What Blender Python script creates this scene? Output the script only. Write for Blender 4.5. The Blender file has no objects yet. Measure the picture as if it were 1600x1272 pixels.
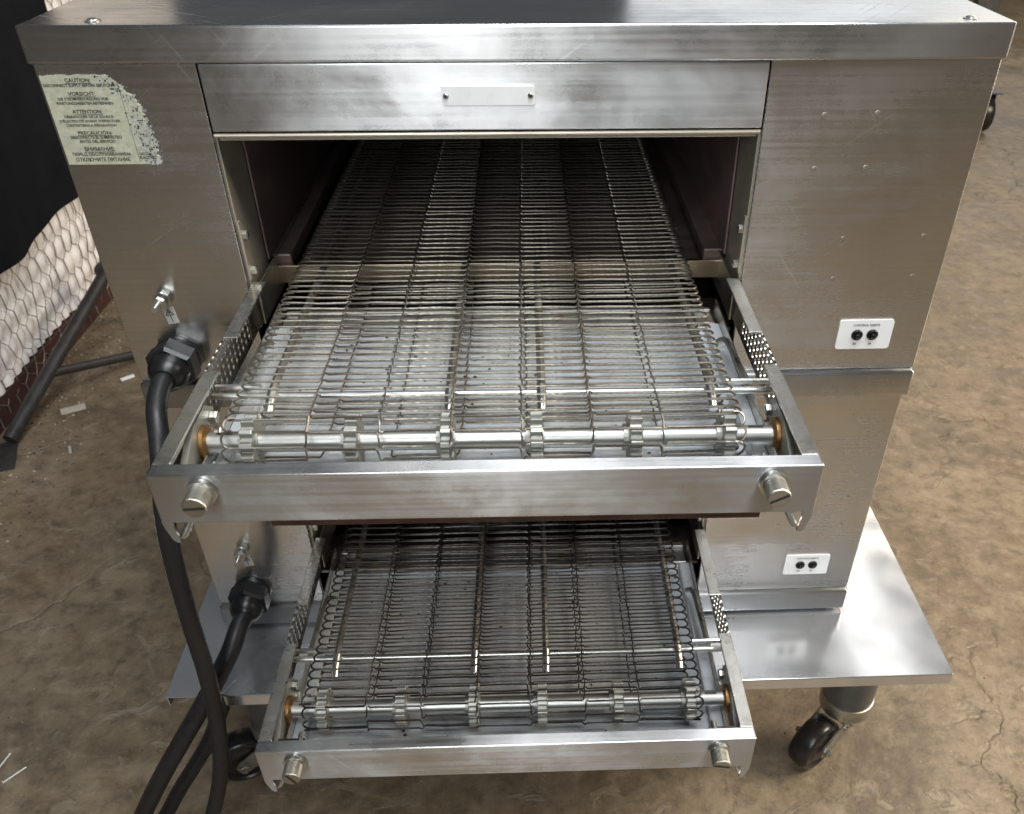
import bpy, bmesh, math, random
from mathutils import Vector, Matrix
R = math.radians
random.seed(7)
scene = bpy.context.scene
C = scene.collection

# ------------------------------------------------------------------ camera
cd = bpy.data.cameras.new('camera'); cam = bpy.data.objects.new('camera', cd); C.objects.link(cam)
cam.location = (0.00019, -0.77734, 1.16234)
cam.rotation_euler = (0.90614, -0.00361, -0.03893)
cd.sensor_width = 36; cd.lens = 36*1359.43/1600
cd.shift_x = -81.16/1600; cd.shift_y = 118.34/1600
cd.clip_start = .02; cd.clip_end = 100
cd.dof.use_dof = True; cd.dof.focus_distance = .82; cd.dof.aperture_fstop = 14
scene.camera = cam

# ------------------------------------------------------------------ world, lamps, exposure
w = bpy.data.worlds.new('World'); scene.world = w; w.use_nodes = True
bg = w.node_tree.nodes['Background']; bg.inputs[0].default_value = (.88, .94, 1.0, 1); bg.inputs[1].default_value = .09
def lamp(name, loc, target, sx, sy, power, col):
    l = bpy.data.lights.new(name, 'AREA'); l.shape = 'RECTANGLE'; l.size = sx; l.size_y = sy
    l.energy = power; l.color = col
    o = bpy.data.objects.new(name, l); C.objects.link(o); o.location = loc
    o.rotation_euler = (Vector(target)-Vector(loc)).to_track_quat('-Z', 'Y').to_euler()
    return o
lamp('front_doorway_lamp', (-.36, -3.0, 2.35), (-.2, 0, .8), .95, 2.0, 60, (.94, .975, 1))
lamp('overhead_ceiling_lamp', (.42, -.30, 3.2), (.42, -.29, 0), 1.3, .5, 40, (.93, .965, 1))
lamp('near_ceiling_lamp', (.30, -1.0, 3.2), (.30, -.99, 0), 1.5, .5, 40, (.94, .97, 1))
lamp('right_ceiling_lamp', (3.0, .15, 2.3), (1.0, .2, 0), 1.5, 1.1, 165, (1, .865, .69))
lamp('strip_ceiling_lamp', (1.98, 3.2, 3.4), (2.0, 3.2, 0), .26, 3.2, 6.5, (1, .99, .96)).rotation_euler = (0, 0, 0)
lamp('back_fill_lamp', (3.4, 5.0, 3.6), (3.2, 4.6, 0), 1.6, 1.6, 80, (1, .88, .72))  # added fill lamp, unseen; brightens the far right floor
lamp('far_doorway_lamp', (2.3, 5.2, 1.4), (.3, 0, 1.0), 3.4, 1.8, 20, (.95, .98, 1))
scene.view_settings.view_transform = 'Standard'; scene.view_settings.look = 'None'
scene.view_settings.exposure = 0; scene.view_settings.gamma = 1
scene.view_settings.use_curve_mapping = False
scene.cycles.max_bounces = 6; scene.cycles.glossy_bounces = 4; scene.cycles.diffuse_bounces = 3
scene.cycles.sample_clamp_indirect = 6
scene.cycles.use_denoising = True
scene.cycles.use_adaptive_sampling = True; scene.cycles.adaptive_threshold = .02

# ------------------------------------------------------------------ materials
class NT:
    def __init__(s, name):
        s.m = bpy.data.materials.new(name); s.m.use_nodes = True
        s.t = s.m.node_tree; s.b = s.t.nodes['Principled BSDF']; s.tc = s.n('ShaderNodeTexCoord')
    def n(s, typ, **kw):
        x = s.t.nodes.new(typ)
        for k, v in kw.items(): setattr(x, k, v)
        return x
    def link(s, a, b): s.t.links.new(a, b)
    def mapping(s, scale, rot=(0, 0, 0), src='Object'):
        m = s.n('ShaderNodeMapping'); s.link(s.tc.outputs[src], m.inputs[0])
        m.inputs['Scale'].default_value = scale; m.inputs['Rotation'].default_value = rot
        return m.outputs[0]
    def turned(s, scale, rot):
        a = s.n('ShaderNodeMapping'); s.link(s.tc.outputs['Object'], a.inputs[0]); a.inputs['Rotation'].default_value = rot
        b = s.n('ShaderNodeMapping'); s.link(a.outputs[0], b.inputs[0]); b.inputs['Scale'].default_value = scale
        return b.outputs[0]
    def noise(s, vec, scale, detail=4, rough=.55, dist=0):
        x = s.n('ShaderNodeTexNoise'); s.link(vec, x.inputs['Vector'])
        x.inputs['Scale'].default_value = scale; x.inputs['Detail'].default_value = detail
        x.inputs['Roughness'].default_value = rough; x.inputs['Distortion'].default_value = dist
        return x.outputs[0]
    def ramp(s, fac, stops):
        x = s.n('ShaderNodeValToRGB'); s.link(fac, x.inputs[0])
        e = x.color_ramp.elements
        while len(e) < len(stops): e.new(.5)
        for i, (p, c) in enumerate(stops):
            e[i].position = p; e[i].color = c if len(c) == 4 else (*c, 1)
        return x.outputs[0]
    def rampf(s, fac, a, b, va=0, vb=1):
        x = s.n('ShaderNodeMapRange'); s.link(fac, x.inputs[0])
        for i, v in enumerate((a, b, va, vb)): x.inputs[i+1].default_value = v
        return x.outputs[0]
    def mix(s, fac, a, b, mode='MIX'):
        x = s.n('ShaderNodeMix', data_type='RGBA', blend_type=mode)
        for sock, v in ((x.inputs[0], fac), (x.inputs[6], a), (x.inputs[7], b)):
            if hasattr(v, 'is_output'): s.link(v, sock)
            else: sock.default_value = v if not isinstance(v, tuple) or len(v) == 4 else (*v, 1)
        return x.outputs[2]
    def math(s, op, a, b=0.0):
        x = s.n('ShaderNodeMath', operation=op)
        for sock, v in ((x.inputs[0], a), (x.inputs[1], b)):
            if hasattr(v, 'is_output'): s.link(v, sock)
            else: sock.default_value = v
        return x.outputs[0]
    def setv(s, name, v):
        if hasattr(v, 'is_output'): s.link(v, s.b.inputs[name])
        else: s.b.inputs[name].default_value = (*v, 1) if isinstance(v, tuple) and len(v) == 3 else v
    def bump(s, h, strength, dist):
        x = s.n('ShaderNodeBump'); x.inputs['Strength'].default_value = strength; x.inputs['Distance'].default_value = dist
        s.link(h, x.inputs['Height']); s.link(x.outputs[0], s.b.inputs['Normal'])

def steel(name, col=(.62, .61, .59), rough=.27, aniso=.75, tangent=(0, .45, .9), grain=(1.6, 105, 105), dirt=.12, scratch=.5, dirtcol=(.2, .17, .13), metal=1.0, var=.08, flat=False):
    q = NT(name)
    g = q.noise(q.mapping(grain), 3, 0, .5)
    sm = q.noise(q.mapping((1, 1, 1)), 7, 6, .65, .4)
    sm2 = q.noise(q.mapping((1, 1, 1)), 34, 5, .7, 1.0)
    # fine handling scratches: long thin threads in two directions
    s1 = q.noise(q.turned((5, 150, 150), (0, 0, .6) if flat else (0, .62, 0)), 1.6, 1, .5, .0)
    s2 = q.noise(q.turned((6, 170, 170), (0, 0, -1.0) if flat else (0, -.95, 0)), 1.5, 1, .5, .0)
    sc = q.math('MAXIMUM', q.rampf(s1, .66, .76), q.rampf(s2, .67, .77))
    area = q.rampf(q.noise(q.mapping((1, 1, 1)), 4.3, 2), .48, .66)
    sc = q.math('MULTIPLY', sc, q.math('MULTIPLY', area, scratch))
    cl = q.noise(q.mapping((1.2, 2.5, 2.5), (0, .3, 0)), 3.2, 4, .55, .5)
    r = q.math('ADD', q.math('ADD', q.rampf(sm, .3, .75, rough-var, rough+var), q.rampf(cl, .40, .70, -.4*var, .8*var)), q.rampf(g, .3, .7, -.025, .025))
    r = q.math('ADD', r, q.math('MULTIPLY', sc, .35))
    q.setv('Roughness', r)
    d = q.math('MULTIPLY', q.rampf(sm2, .52, .85), dirt)
    c = q.mix(d, col, dirtcol)
    c = q.mix(q.rampf(g, .3, .7, .0, .09), c, tuple(x*.7 for x in col))
    c = q.mix(q.math('MULTIPLY', sc, .45), c, (.85, .85, .84))
    q.setv('Base Color', c); q.setv('Metallic', metal)
    q.setv('Anisotropic', aniso)
    if aniso:
        v = q.n('ShaderNodeCombineXYZ')
        for i in range(3): v.inputs[i].default_value = tangent[i]
        q.link(v.outputs[0], q.b.inputs['Tangent'])
    wav = q.noise(q.mapping((1, 1, 1)), 5.5, 1, .4)
    q.bump(q.math('MULTIPLY', wav, 2.2), .5, .0022*(aniso > .5)+.0006)
    return q.m

def plain(name, col, rough=.5, metallic=0.0, var=.15, scale=40, bump=.0):
    q = NT(name)
    n = q.noise(q.mapping((1, 1, 1)), scale, 5, .6)
    q.setv('Base Color', q.mix(q.rampf(n, .3, .7), tuple(x*(1-var) for x in col), tuple(min(1, x*(1+var)) for x in col)))
    q.setv('Roughness', q.rampf(n, .3, .7, max(.03, rough-.08), min(1, rough+.08))); q.setv('Metallic', metallic)
    if bump: q.bump(n, bump, .001)
    return q.m

M = {}
M['steel'] = steel('brushed_stainless', (.55, .55, .545), .35, .95, tangent=(0, .3, .95), scratch=.2, var=.12, dirt=.14)
M['panel'] = steel('brushed_stainless_panel', (.72, .715, .70), .26, .95, tangent=(0, .3, .95), scratch=.35)
M['lid'] = steel('lid_stainless', (.54, .535, .53), .33, .95, tangent=(0, .3, .95), scratch=.25, var=.12, dirt=.14)
M['lid_top'] = steel('lid_top_polished', (.62, .62, .62), .2, 0, scratch=.5, flat=True)
M['rail'] = steel('rail_stainless', (.60, .58, .54), .33, .4, grain=(60, 60, 60), dirt=.6, scratch=.4, dirtcol=(.15, .10, .055))
M['cart'] = steel('cart_stainless', (.74, .75, .77), .17, .0, var=.02, metal=.9, grain=(9, 9, 9), flat=True, dirt=.12, scratch=.7)
M['tray'] = steel('zinc_tray', (.59, .62, .65), .46, .0, metal=.5, flat=True, grain=(5, 40, 40), dirt=.7, scratch=.5, dirtcol=(.16, .13, .10))
M['scorched'] = steel('scorched_tray', (.50, .49, .47), .42, 0, grain=(4, 20, 20), dirt=1.0, scratch=.3, dirtcol=(.07, .045, .028))
M['alu'] = steel('cast_aluminium', (.36, .36, .33), .55, 0, grain=(90, 90, 90), dirt=.5, scratch=0)
M['shaft'] = steel('shaft_steel', (.42, .42, .40), .46, 0, grain=(30, 30, 30), dirt=.35, scratch=0)
M['jamb'] = steel('heat_tinted_steel', (.46, .41, .33), .42, .0, metal=.55, dirt=.6, scratch=.3)
M['sill'] = steel('browned_sill_steel', (.34, .28, .20), .36, .3, dirt=.7, scratch=.3, dirtcol=(.10, .065, .04))
M['bright'] = plain('bright_zinc', (.58, .58, .55), .32, 1.0, .1)
M['dull'] = plain('dull_zinc', (.46, .45, .40), .4, 1.0, .2)
M['rod'] = plain('support_rod_steel', (.27, .25, .22), .45, .9, .35, 60)
M['rivet'] = plain('rivet_steel', (.40, .37, .33), .5, 1.0, .1)
M['bronze'] = plain('oiled_bronze', (.32, .19, .08), .38, 1.0, .3)
M['dark'] = plain('scorched_enamel', (.17, .115, .105), .42, 0, .35, 30, .1)
M['deep_shade'] = plain('chamber_shade_black', (.012, .010, .009), .8, 0, .3)  # deep shade at the chamber roof and back, put into the colour
M['darkfloor'] = plain('scorched_floor_plate', (.13, .095, .085), .4, .3, .35, 30, .1)
M['blacksteel'] = plain('dark_steel_bracket', (.09, .08, .07), .35, .9, .3)
M['black'] = plain('black_plastic', (.007, .007, .008), .34, 0, .25)
M['rubber'] = plain('cord_rubber', (.011, .011, .012), .46, 0, .3, 120, .15)
M['tyre'] = plain('caster_rubber', (.014, .012, .012), .3, 0, .3)
M['shadedgrey'] = plain('shaded_leg_grey', (.10, .10, .095), .34, .25, .15)  # grey darkened to carry the shadow on the cart leg
M['white'] = plain('white_plate', (.84, .85, .84), .3, 0, .03)
M['ink'] = plain('black_ink', (.02, .02, .02), .5, 0, .1)
M['print'] = plain('faint_print', (.55, .56, .57), .5, 0, .1)
M['screwlid'] = plain('dull_lid_screw', (.42, .42, .41), .38, 1.0, .2)
M['screw'] = plain('screw_steel', (.5, .5, .48), .25, 1.0, .15)
M['seam'] = plain('shadow_seam', (.02, .02, .02), .7, 0, .2)
M['tarp'] = plain('black_tarp', (.006, .0065, .009), .75, 0, .3, 14, .1)
M['tarp'].node_tree.nodes['Principled BSDF'].inputs['Specular IOR Level'].default_value = .12
M['stand'] = plain('black_tube_steel', (.035, .032, .032), .42, .2, .3)
def grit_mat():
    q = NT('floor_grit'); n = q.noise(q.mapping((1, 1, 1)), 90, 2)
    q.setv('Base Color', q.ramp(n, [(.40, (.035, .026, .018)), (.52, (.16, .125, .085)), (.62, (.42, .36, .28))])); q.setv('Roughness', .85)
    return q.m
M['grit'] = grit_mat()
M['crumb'] = plain('burnt_crumbs', (.045, .026, .014), .8, 0, .4)
M['base'] = plain('dark_red_paint', (.05, .016, .013), .55, 0, .3)
M['mesh'] = plain('galvanised_wire', (.24, .20, .17), .5, .6, .3)
M['paper'] = plain('paper_scrap', (.42, .38, .32), .8, 0, .1)
M['sticker'] = plain('silver_sticker', (.5, .5, .47), .45, .3, .12)
M['redbrown'] = plain('reflection_tray_lip', (.07, .04, .03), .4, .6, .4)  # dark reddish reflection below the end panel, put into the lip colour

def wire_mat(name, a, b, rust, amt):
    q = NT(name)
    n = q.noise(q.mapping((60, 90, 90)), 6, 4, .7)
    oi = q.n('ShaderNodeObjectInfo')
    big = q.noise(q.mapping((6, 6, 6)), 3, 3)
    c = q.mix(q.rampf(n, .35, .7), a, b)
    c = q.mix(q.math('MULTIPLY', q.rampf(q.math('ADD', big, q.math('MULTIPLY', oi.outputs['Random'], .3)), .5, .85), amt), c, rust)
    q.setv('Base Color', c); q.setv('Metallic', .85); q.setv('Roughness', q.rampf(n, .3, .7, .3, .55))
    return q.m
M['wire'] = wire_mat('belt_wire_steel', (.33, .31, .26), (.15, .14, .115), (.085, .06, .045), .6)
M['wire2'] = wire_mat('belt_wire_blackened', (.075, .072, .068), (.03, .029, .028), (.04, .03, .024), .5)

def label_mat():
    q = NT('aged_label_foil')
    n = q.noise(q.mapping((1, 1, 1)), 160, 5, .7); n2 = q.noise(q.mapping((1, 1, 1)), 26, 3)
    c = q.mix(q.rampf(n, .35, .7), (.42, .43, .31), (.60, .60, .46))
    c = q.mix(q.rampf(n2, .52, .7, 0, .6), c, (.38, .40, .36))
    q.setv('Base Color', c); q.setv('Roughness', .55); q.setv('Metallic', .15); q.bump(n, .1, .0004)
    return q.m
M['label'] = label_mat()
def flake_mat():
    q = NT('torn_label_backing')
    n = q.noise(q.mapping((1, 1, 1)), 380, 4, .8)
    q.setv('Base Color', q.mix(q.rampf(n, .4, .6), (.24, .25, .25), (.58, .58, .55))); q.setv('Roughness', .7)
    return q.m
M['flake'] = flake_mat()

def floor_mat():
    q = NT('stained_concrete')
    v = q.mapping((1, 1, 1))
    big = q.noise(v, 1.1, 4, .6, .5); mid = q.noise(v, 5.5, 8, .68, .8); fine = q.noise(v, 60, 8, .75)
    c = q.mix(q.rampf(big, .3, .7), (.112, .078, .044), (.182, .132, .078))
    c = q.mix(q.rampf(mid, .38, .64), c, q.mix(.55, c, (.31, .245, .165)))
    c = q.mix(q.rampf(q.noise(v, 2.3, 8, .66, 1.0), .54, .62, 0, .4), c, (.26, .205, .14))
    dark = q.rampf(q.noise(v, 2.9, 7, .72, .5), .50, .70, 0, .75)
    c = q.mix(dark, c, (.070, .050, .032))
    grit = q.noise(v, 26, 9, .78)
    c = q.mix(q.rampf(grit, .38, .50, .7, 0), c, (.065, .047, .030))
    c = q.mix(q.rampf(grit, .53, .66, 0, .6), c, (.31, .25, .175))
    # small scraped pale flecks
    pv = q.noise(q.mapping((1, 1.2, 1), (0, 0, .5)), 15, 8, .6, 1.1)
    region = q.rampf(q.noise(v, 1.7, 3), .38, .55)
    pale = q.math('MULTIPLY', q.math('MULTIPLY', q.rampf(pv, .58, .65), region), .45)
    c = q.mix(pale, c, (.33, .265, .185))
    vo = q.n('ShaderNodeTexVoronoi', feature='DISTANCE_TO_EDGE')
    wob = q.n('ShaderNodeVectorMath', operation='ADD')
    nz = q.n('ShaderNodeTexNoise'); q.link(v, nz.inputs['Vector']); nz.inputs['Scale'].default_value = 4; nz.inputs['Detail'].default_value = 6
    sc = q.n('ShaderNodeVectorMath', operation='SCALE'); q.link(nz.outputs['Color'], sc.inputs[0]); sc.inputs['Scale'].default_value = .55
    q.link(v, wob.inputs[0]); q.link(sc.outputs[0], wob.inputs[1]); q.link(wob.outputs[0], vo.inputs['Vector'])
    vo.inputs['Scale'].default_value = 1.5
    crack = q.math('MULTIPLY', q.rampf(vo.outputs['Distance'], .0, .012, 1, 0), q.rampf(q.noise(v, 1.9, 3), .47, .6))
    c = q.mix(q.math('MULTIPLY', crack, .15), c, (.05, .036, .025))
    spk = q.rampf(q.noise(v, 170, 2, .5), .70, .76)
    c = q.mix(q.math('MULTIPLY', spk, .5), c, (.45, .40, .32))
    c = q.mix(q.rampf(fine, .3, .75, 0, .35), c, (.08, .06, .04), 'MIX')
    q.setv('Base Color', c)
    q.setv('Roughness', q.rampf(mid, .3, .7, .38, .68))
    h = q.math('ADD', q.math('MULTIPLY', mid, .8), q.math('ADD', q.math('MULTIPLY', fine, .25), q.math('MULTIPLY', pale, .6)))
    h = q.math('SUBTRACT', h, q.math('MULTIPLY', crack, .5))
    q.bump(h, .7, .008)
    return q.m
M['floor'] = floor_mat()
def batt_mat():
    q = NT('white_batting')
    v = q.mapping((1, 1, 1)); n = q.noise(v, 6, 6, .7); n2 = q.noise(v, 40, 5)
    c = q.mix(q.rampf(n, .5, .8), (.84, .81, .79), (.66, .57, .49))
    q.setv('Base Color', c); q.setv('Roughness', .85); q.bump(n2, .3, .004)
    return q.m
M['batt'] = batt_mat()

# ------------------------------------------------------------------ helpers
def obj(name, bm, m, parent=None, smooth=False, loc=(0, 0, 0), rot=(0, 0, 0)):
    me = bpy.data.meshes.new(name)
    bmesh.ops.recalc_face_normals(bm, faces=bm.faces)
    bm.to_mesh(me); bm.free()
    me.materials.append(M[m])
    if smooth:
        for p in me.polygons: p.use_smooth = True
        try: me.set_sharp_from_angle(angle=R(40))
        except Exception: pass
    o = bpy.data.objects.new(name, me); C.objects.link(o); o.parent = parent
    o.location = loc; o.rotation_euler = rot
    return o
def share(o, name, parent, loc=(0, 0, 0), rot=(0, 0, 0)):
    c = bpy.data.objects.new(name, o.data); C.objects.link(c); c.parent = parent
    c.location = loc; c.rotation_euler = rot
    return c
def thing(name, label, cat, loc=(0, 0, 0), rot=(0, 0, 0), group=None):
    o = bpy.data.objects.new(name, None); C.objects.link(o); o.location = loc; o.rotation_euler = rot
    o.empty_display_size = .05
    return tag(o, label, cat, group)
def tag(o, label, cat, group=None):
    o['label'] = label; o['category'] = cat
    if group: o['group'] = group
    return o
def holder(name, parent):
    o = bpy.data.objects.new(name, None); C.objects.link(o); o.parent = parent; o.empty_display_size = .02
    return o
def box(bm, x0, x1, y0, y1, z0, z1, bev=0.0, seg=2):
    b2 = bmesh.new()
    v = [b2.verts.new((x, y, z)) for x in (x0, x1) for y in (y0, y1) for z in (z0, z1)]
    for f in ((0, 1, 3, 2), (4, 6, 7, 5), (0, 4, 5, 1), (2, 3, 7, 6), (0, 2, 6, 4), (1, 5, 7, 3)):
        b2.faces.new([v[i] for i in f])
    bmesh.ops.recalc_face_normals(b2, faces=b2.faces)
    if bev: bmesh.ops.bevel(b2, geom=b2.edges[:], offset=bev, segments=seg, affect='EDGES', profile=.5)
    merge(bm, b2)
def merge(bm, b2, mat=None):
    mp = {}
    for v in b2.verts: mp[v] = bm.verts.new(mat @ v.co if mat else v.co)
    for f in b2.faces:
        try: bm.faces.new([mp[v] for v in f.verts])
        except ValueError: pass
    b2.free()
def bx(*a, bev=.0008):
    bm = bmesh.new(); box(bm, *a, bev=bev); return bm
def tube(bm, pts, r, n=8, cap=True, closed=False):
    pts = [Vector(p) for p in pts]; rings = []; N = len(pts)
    up = None
    for i, p in enumerate(pts):
        if closed: d = pts[(i+1) % N]-pts[i-1]
        else: d = pts[min(i+1, N-1)]-pts[max(i-1, 0)]
        d.normalize()
        if up is None:
            up = Vector((0, 0, 1)) if abs(d.z) < .9 else Vector((0, 1, 0))
        s = d.cross(up).normalized(); up = s.cross(d).normalized()
        rr = r[i] if isinstance(r, (list, tuple)) else r
        rings.append([bm.verts.new(p+(s*math.cos(2*math.pi*k/n)+up*math.sin(2*math.pi*k/n))*rr) for k in range(n)])
    for i in range(N if closed else N-1):
        a, b = rings[i], rings[(i+1) % N]
        for k in range(n): bm.faces.new((a[k], a[(k+1) % n], b[(k+1) % n], b[k]))
    if cap and not closed:
        bm.faces.new(rings[0][::-1]); bm.faces.new(rings[-1])
def tb(pts, r, n=8):
    bm = bmesh.new(); tube(bm, pts, r, n); return bm
def lathe(bm, prof, axis, origin, n=24, flats=None):
    """prof: (radius, along) pairs, revolved about axis ('x','y','z') through origin"""
    rings = []
    for r, t in prof:
        ring = []
        for k in range(n):
            a = 2*math.pi*(k+.5)/n
            c, s = r*math.cos(a), r*math.sin(a)
            p = {'x': (t, c, s), 'y': (c, t, s), 'z': (c, s, t)}[axis]
            ring.append(bm.verts.new(Vector(p)+Vector(origin)))
        rings.append(ring)
    for a, b in zip(rings, rings[1:]):
        for k in range(n): bm.faces.new((a[k], a[(k+1) % n], b[(k+1) % n], b[k]))
    bm.faces.new(rings[0][::-1]); bm.faces.new(rings[-1])
def lt(prof, axis, origin, n=24):
    bm = bmesh.new(); lathe(bm, prof, axis, origin, n); return bm
def smooth_path(pts, sub=6):
    P = [Vector(p) for p in pts]; out = []
    for i in range(len(P)-1):
        p0, p1, p2, p3 = P[max(i-1, 0)], P[i], P[i+1], P[min(i+2, len(P)-1)]
        for k in range(sub):
            t = k/sub
            out.append(.5*((2*p1)+(p2-p0)*t+(2*p0-5*p1+4*p2-p3)*t*t+(3*p1-p0-3*p2+p3)*t**3))
    out.append(P[-1]); return out
def plate_xz(x0, x1, z0, z1, y0, y1, rad, bev=.0003):
    """rounded plate lying in the XZ plane, front at y0 (towards the viewer), back at y1"""
    bm = bmesh.new(); pts = []
    for cx, cz, a0 in ((x1-rad, z1-rad, 0), (x0+rad, z1-rad, 90), (x0+rad, z0+rad, 180), (x1-rad, z0+rad, 270)):
        for k in range(5):
            a = R(a0+k*22.5); pts.append((cx+rad*math.cos(a), cz+rad*math.sin(a)))
    return prism_xz(pts, y0, y1)
def prism_xz(pts, y0, y1):
    bm = bmesh.new()
    f = [bm.verts.new((x, y0, z)) for x, z in pts]; b = [bm.verts.new((x, y1, z)) for x, z in pts]
    n = len(pts)
    bm.faces.new(f); bm.faces.new(b[::-1])
    for i in range(n): bm.faces.new((f[i], b[i], b[(i+1) % n], f[(i+1) % n]))
    return bm
def prism_yz(pts, x0, x1):
    bm = bmesh.new()
    f = [bm.verts.new((x0, y, z)) for y, z in pts]; b = [bm.verts.new((x1, y, z)) for y, z in pts]
    n = len(pts)
    bm.faces.new(f); bm.faces.new(b[::-1])
    for i in range(n): bm.faces.new((f[i], b[i], b[(i+1) % n], f[(i+1) % n]))
    return bm
def lettering(name, lines, y, m, parent, under=()):
    """lines: (text, centre x, centre z, width, height). Flat print a hair in front of y."""
    bm = bmesh.new()
    for txt, cx, cz, wd, ht in lines:
        cu = bpy.data.curves.new('t', 'FONT'); cu.body = txt; cu.size = 1; cu.offset = .02; cu.resolution_u = 2
        o = bpy.data.objects.new('t', cu); C.objects.link(o)
        dg = bpy.context.evaluated_depsgraph_get(); me = bpy.data.meshes.new_from_object(o.evaluated_get(dg))
        if len(me.vertices):
            xs = [v.co.x for v in me.vertices]; ys = [v.co.y for v in me.vertices]
            sx = wd/(max(xs)-min(xs)); sy = ht/(max(ys)-min(ys)); mx = (max(xs)+min(xs))/2; my = (max(ys)+min(ys))/2
            vs = [bm.verts.new((cx+(v.co.x-mx)*sx, y, cz+(v.co.y-my)*sy)) for v in me.vertices]
            for p in me.polygons:
                try: bm.faces.new([vs[i] for i in p.vertices])
                except ValueError: pass
        bpy.data.objects.remove(o); bpy.data.curves.remove(cu); bpy.data.meshes.remove(me)
    for x0, x1, z, t in under:
        vs = [bm.verts.new(p) for p in ((x0, y, z), (x1, y, z), (x1, y, z+t), (x0, y, z+t))]; bm.faces.new(vs)
    return obj(name, bm, m, parent)

# ------------------------------------------------------------------ setting: floor
bm = bmesh.new()
v = [bm.verts.new(p) for p in ((-9, -9, 0), (9, -9, 0), (9, 16, 0), (-9, 16, 0))]; bm.faces.new(v)
fl = obj('floor', bm, 'floor'); fl['kind'] = 'structure'

# ------------------------------------------------------------------ ovens
W = .797; H = W/2; MX = -.0324; MW = .2355; DEPTH = .88
def oven(zb, zu, zt, label, upper):
    """zb top of the front sheet, zu its bottom, zt bottom of the base trim"""
    t = thing('conveyor_oven', label, 'oven', (0, 0 if upper else .006, 0), (0, 0, 0 if upper else .0023), 'stacked conveyor ovens')
    ml, mr = MX-MW, MX+MW; mt, mb = zb-.0585, zb-.1949
    g = .0008
    # front sheets
    obj('side_panel', bx(-H, ml-g, 0, .006, zu, zb, bev=.001), 'panel', t)
    obj('control_panel', bx(mr+g, H, 0, .006, zu, zb, bev=.001), 'panel', t)
    # header: folded sheet leaning a hair proud
    bm = bmesh.new(); box(bm, ml+.0005, mr-.0005, -.0015, .006, mt+.0045, zb-.0005, bev=.0012); obj('header_panel', bm, 'steel', t)
    obj('mouth_lip', tb([(ml+.001, .0005, mt+.0012), (mr-.001, .0005, mt+.0012)], .0019, 8), 'jamb', t, True)
    obj('lip_return', bx(ml+.001, mr-.001, .010, .050, mt-.006, mt-.0008, bev=.0008), 'jamb', t)
    # shell: side walls, back wall, roof
    for s in (-1, 1):
        x0, x1 = (-H, -H+.003) if s < 0 else (H-.003, H)
        obj('side_wall', bx(x0, x1, .0062, DEPTH, zu, zb, bev=.0006), 'panel', t)
    obj('back_wall', bx(-H+.0032, H-.0032, DEPTH-.004, DEPTH-.001, zu, zb, bev=.0006), 'panel', t)
    if not upper: obj('roof_sheet', bx(-H+.0035, H-.0035, .0065, DEPTH-.0045, zb-.006, zb-.002, bev=0), 'panel', t)
    # jambs of the mouth
    for s in (-1, 1):
        xa = ml if s < 0 else mr
        bm = bmesh.new(); box(bm, *sorted((xa-s*.0006, xa+s*.0014)), .0066, .072, mb-.048, mt+.0005, bev=.0004)
        obj('jamb', bm, 'jamb', t)
        # keeper plate with its bolt
        xk = xa-s*.0010
        pts = [(.004, mb+.004), (.004, mb+.060), (.009, mb+.060), (.022, mb+.044), (.022, mb+.004)]
        kp = obj('keeper_plate', prism_yz(pts, xk-s*.0002, xk-s*.0016), 'jamb', t)
        bz = zb-.149
        bm = lt([(.0045, 0), (.0045, .004), (.0030, .0048)], 'x', (0, 0, 0), 6)
        obj('bolt', bm, 'bright', kp, loc=(xk-s*.0017, .0095, bz), rot=(0, 0, 0 if s < 0 else math.pi))
        bm = lt([(.0042, 0), (.0042, .004), (.0028, .005)], 'x', (0, 0, 0), 6)
        obj('bolt', bm, 'bright', kp, loc=(xk-s*.0017, .012, mb+.010), rot=(0, 0, 0 if s < 0 else math.pi))
    # sill
    obj('sill', bx(ml+.002, mr-.002, .074, .080, mb-.0325, mb-.0135, bev=.0006), 'sill', t)
    # baking chamber
    ch = holder('chamber', t)
    for s in (-1, 1):
        xa = (ml if s < 0 else mr)
        obj('chamber_wall', bx(*sorted((xa+s*.0016, xa+s*.004)), .060, .80, mb-.016, mt+.002, bev=0), 'dark', ch)
        bm = bmesh.new()
        box(bm, *sorted((xa-s*.001, xa-s*.022)), .082, .80, mb-.018, mb-.004, bev=.002)
        obj('ledge', bm, 'darkfloor', ch)
        obj('wall_liner', bx(*sorted((xa-s*.0018, xa-s*.0038)), .068, .80, mb-.004, mt-.0065, bev=.0006), 'dark', ch)
    obj('chamber_floor', bx(ml+.001, mr-.001, .081, .80, mb-.034, mb-.030, bev=0), 'darkfloor', ch)
    obj('chamber_roof', bx(ml+.001, mr-.001, .0525, .80, mt-.0015, mt+.001, bev=0), 'deep_shade', ch)
    obj('chamber_back', bx(ml+.001, mr-.001, .801, .804, mb-.034, mt+.001, bev=0), 'deep_shade', ch)
    obj('lower_duct', bx(ml+.03, mr-.03, .20, .70, mb-.0295, mb-.0285, bev=0), 'darkfloor', ch)
    # base trim: channel standing proud with a bright folded top edge; broken by the mouth of the conveyor channel
    bm = bmesh.new(); box(bm, -H-.0005, H+.0005, -.0070, DEPTH-.004, zt+.0006, zu-.0003, bev=.0032, seg=4); obj('base_trim', bm, 'steel', t, True)
    # channel floor under the conveyor
    obj('channel_plate', bx(ml+.002, mr-.002, .0068, .0735, mb-.060, mb-.056, bev=0), 'blacksteel', t)
    # ground stud + label + gland
    zs = zb-.206; xs = -.351
    st = obj('ground_stud', tb([(xs, -.0005, zs), (xs, -.027, zs)], .0028, 10), 'bright', t, True)
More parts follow.
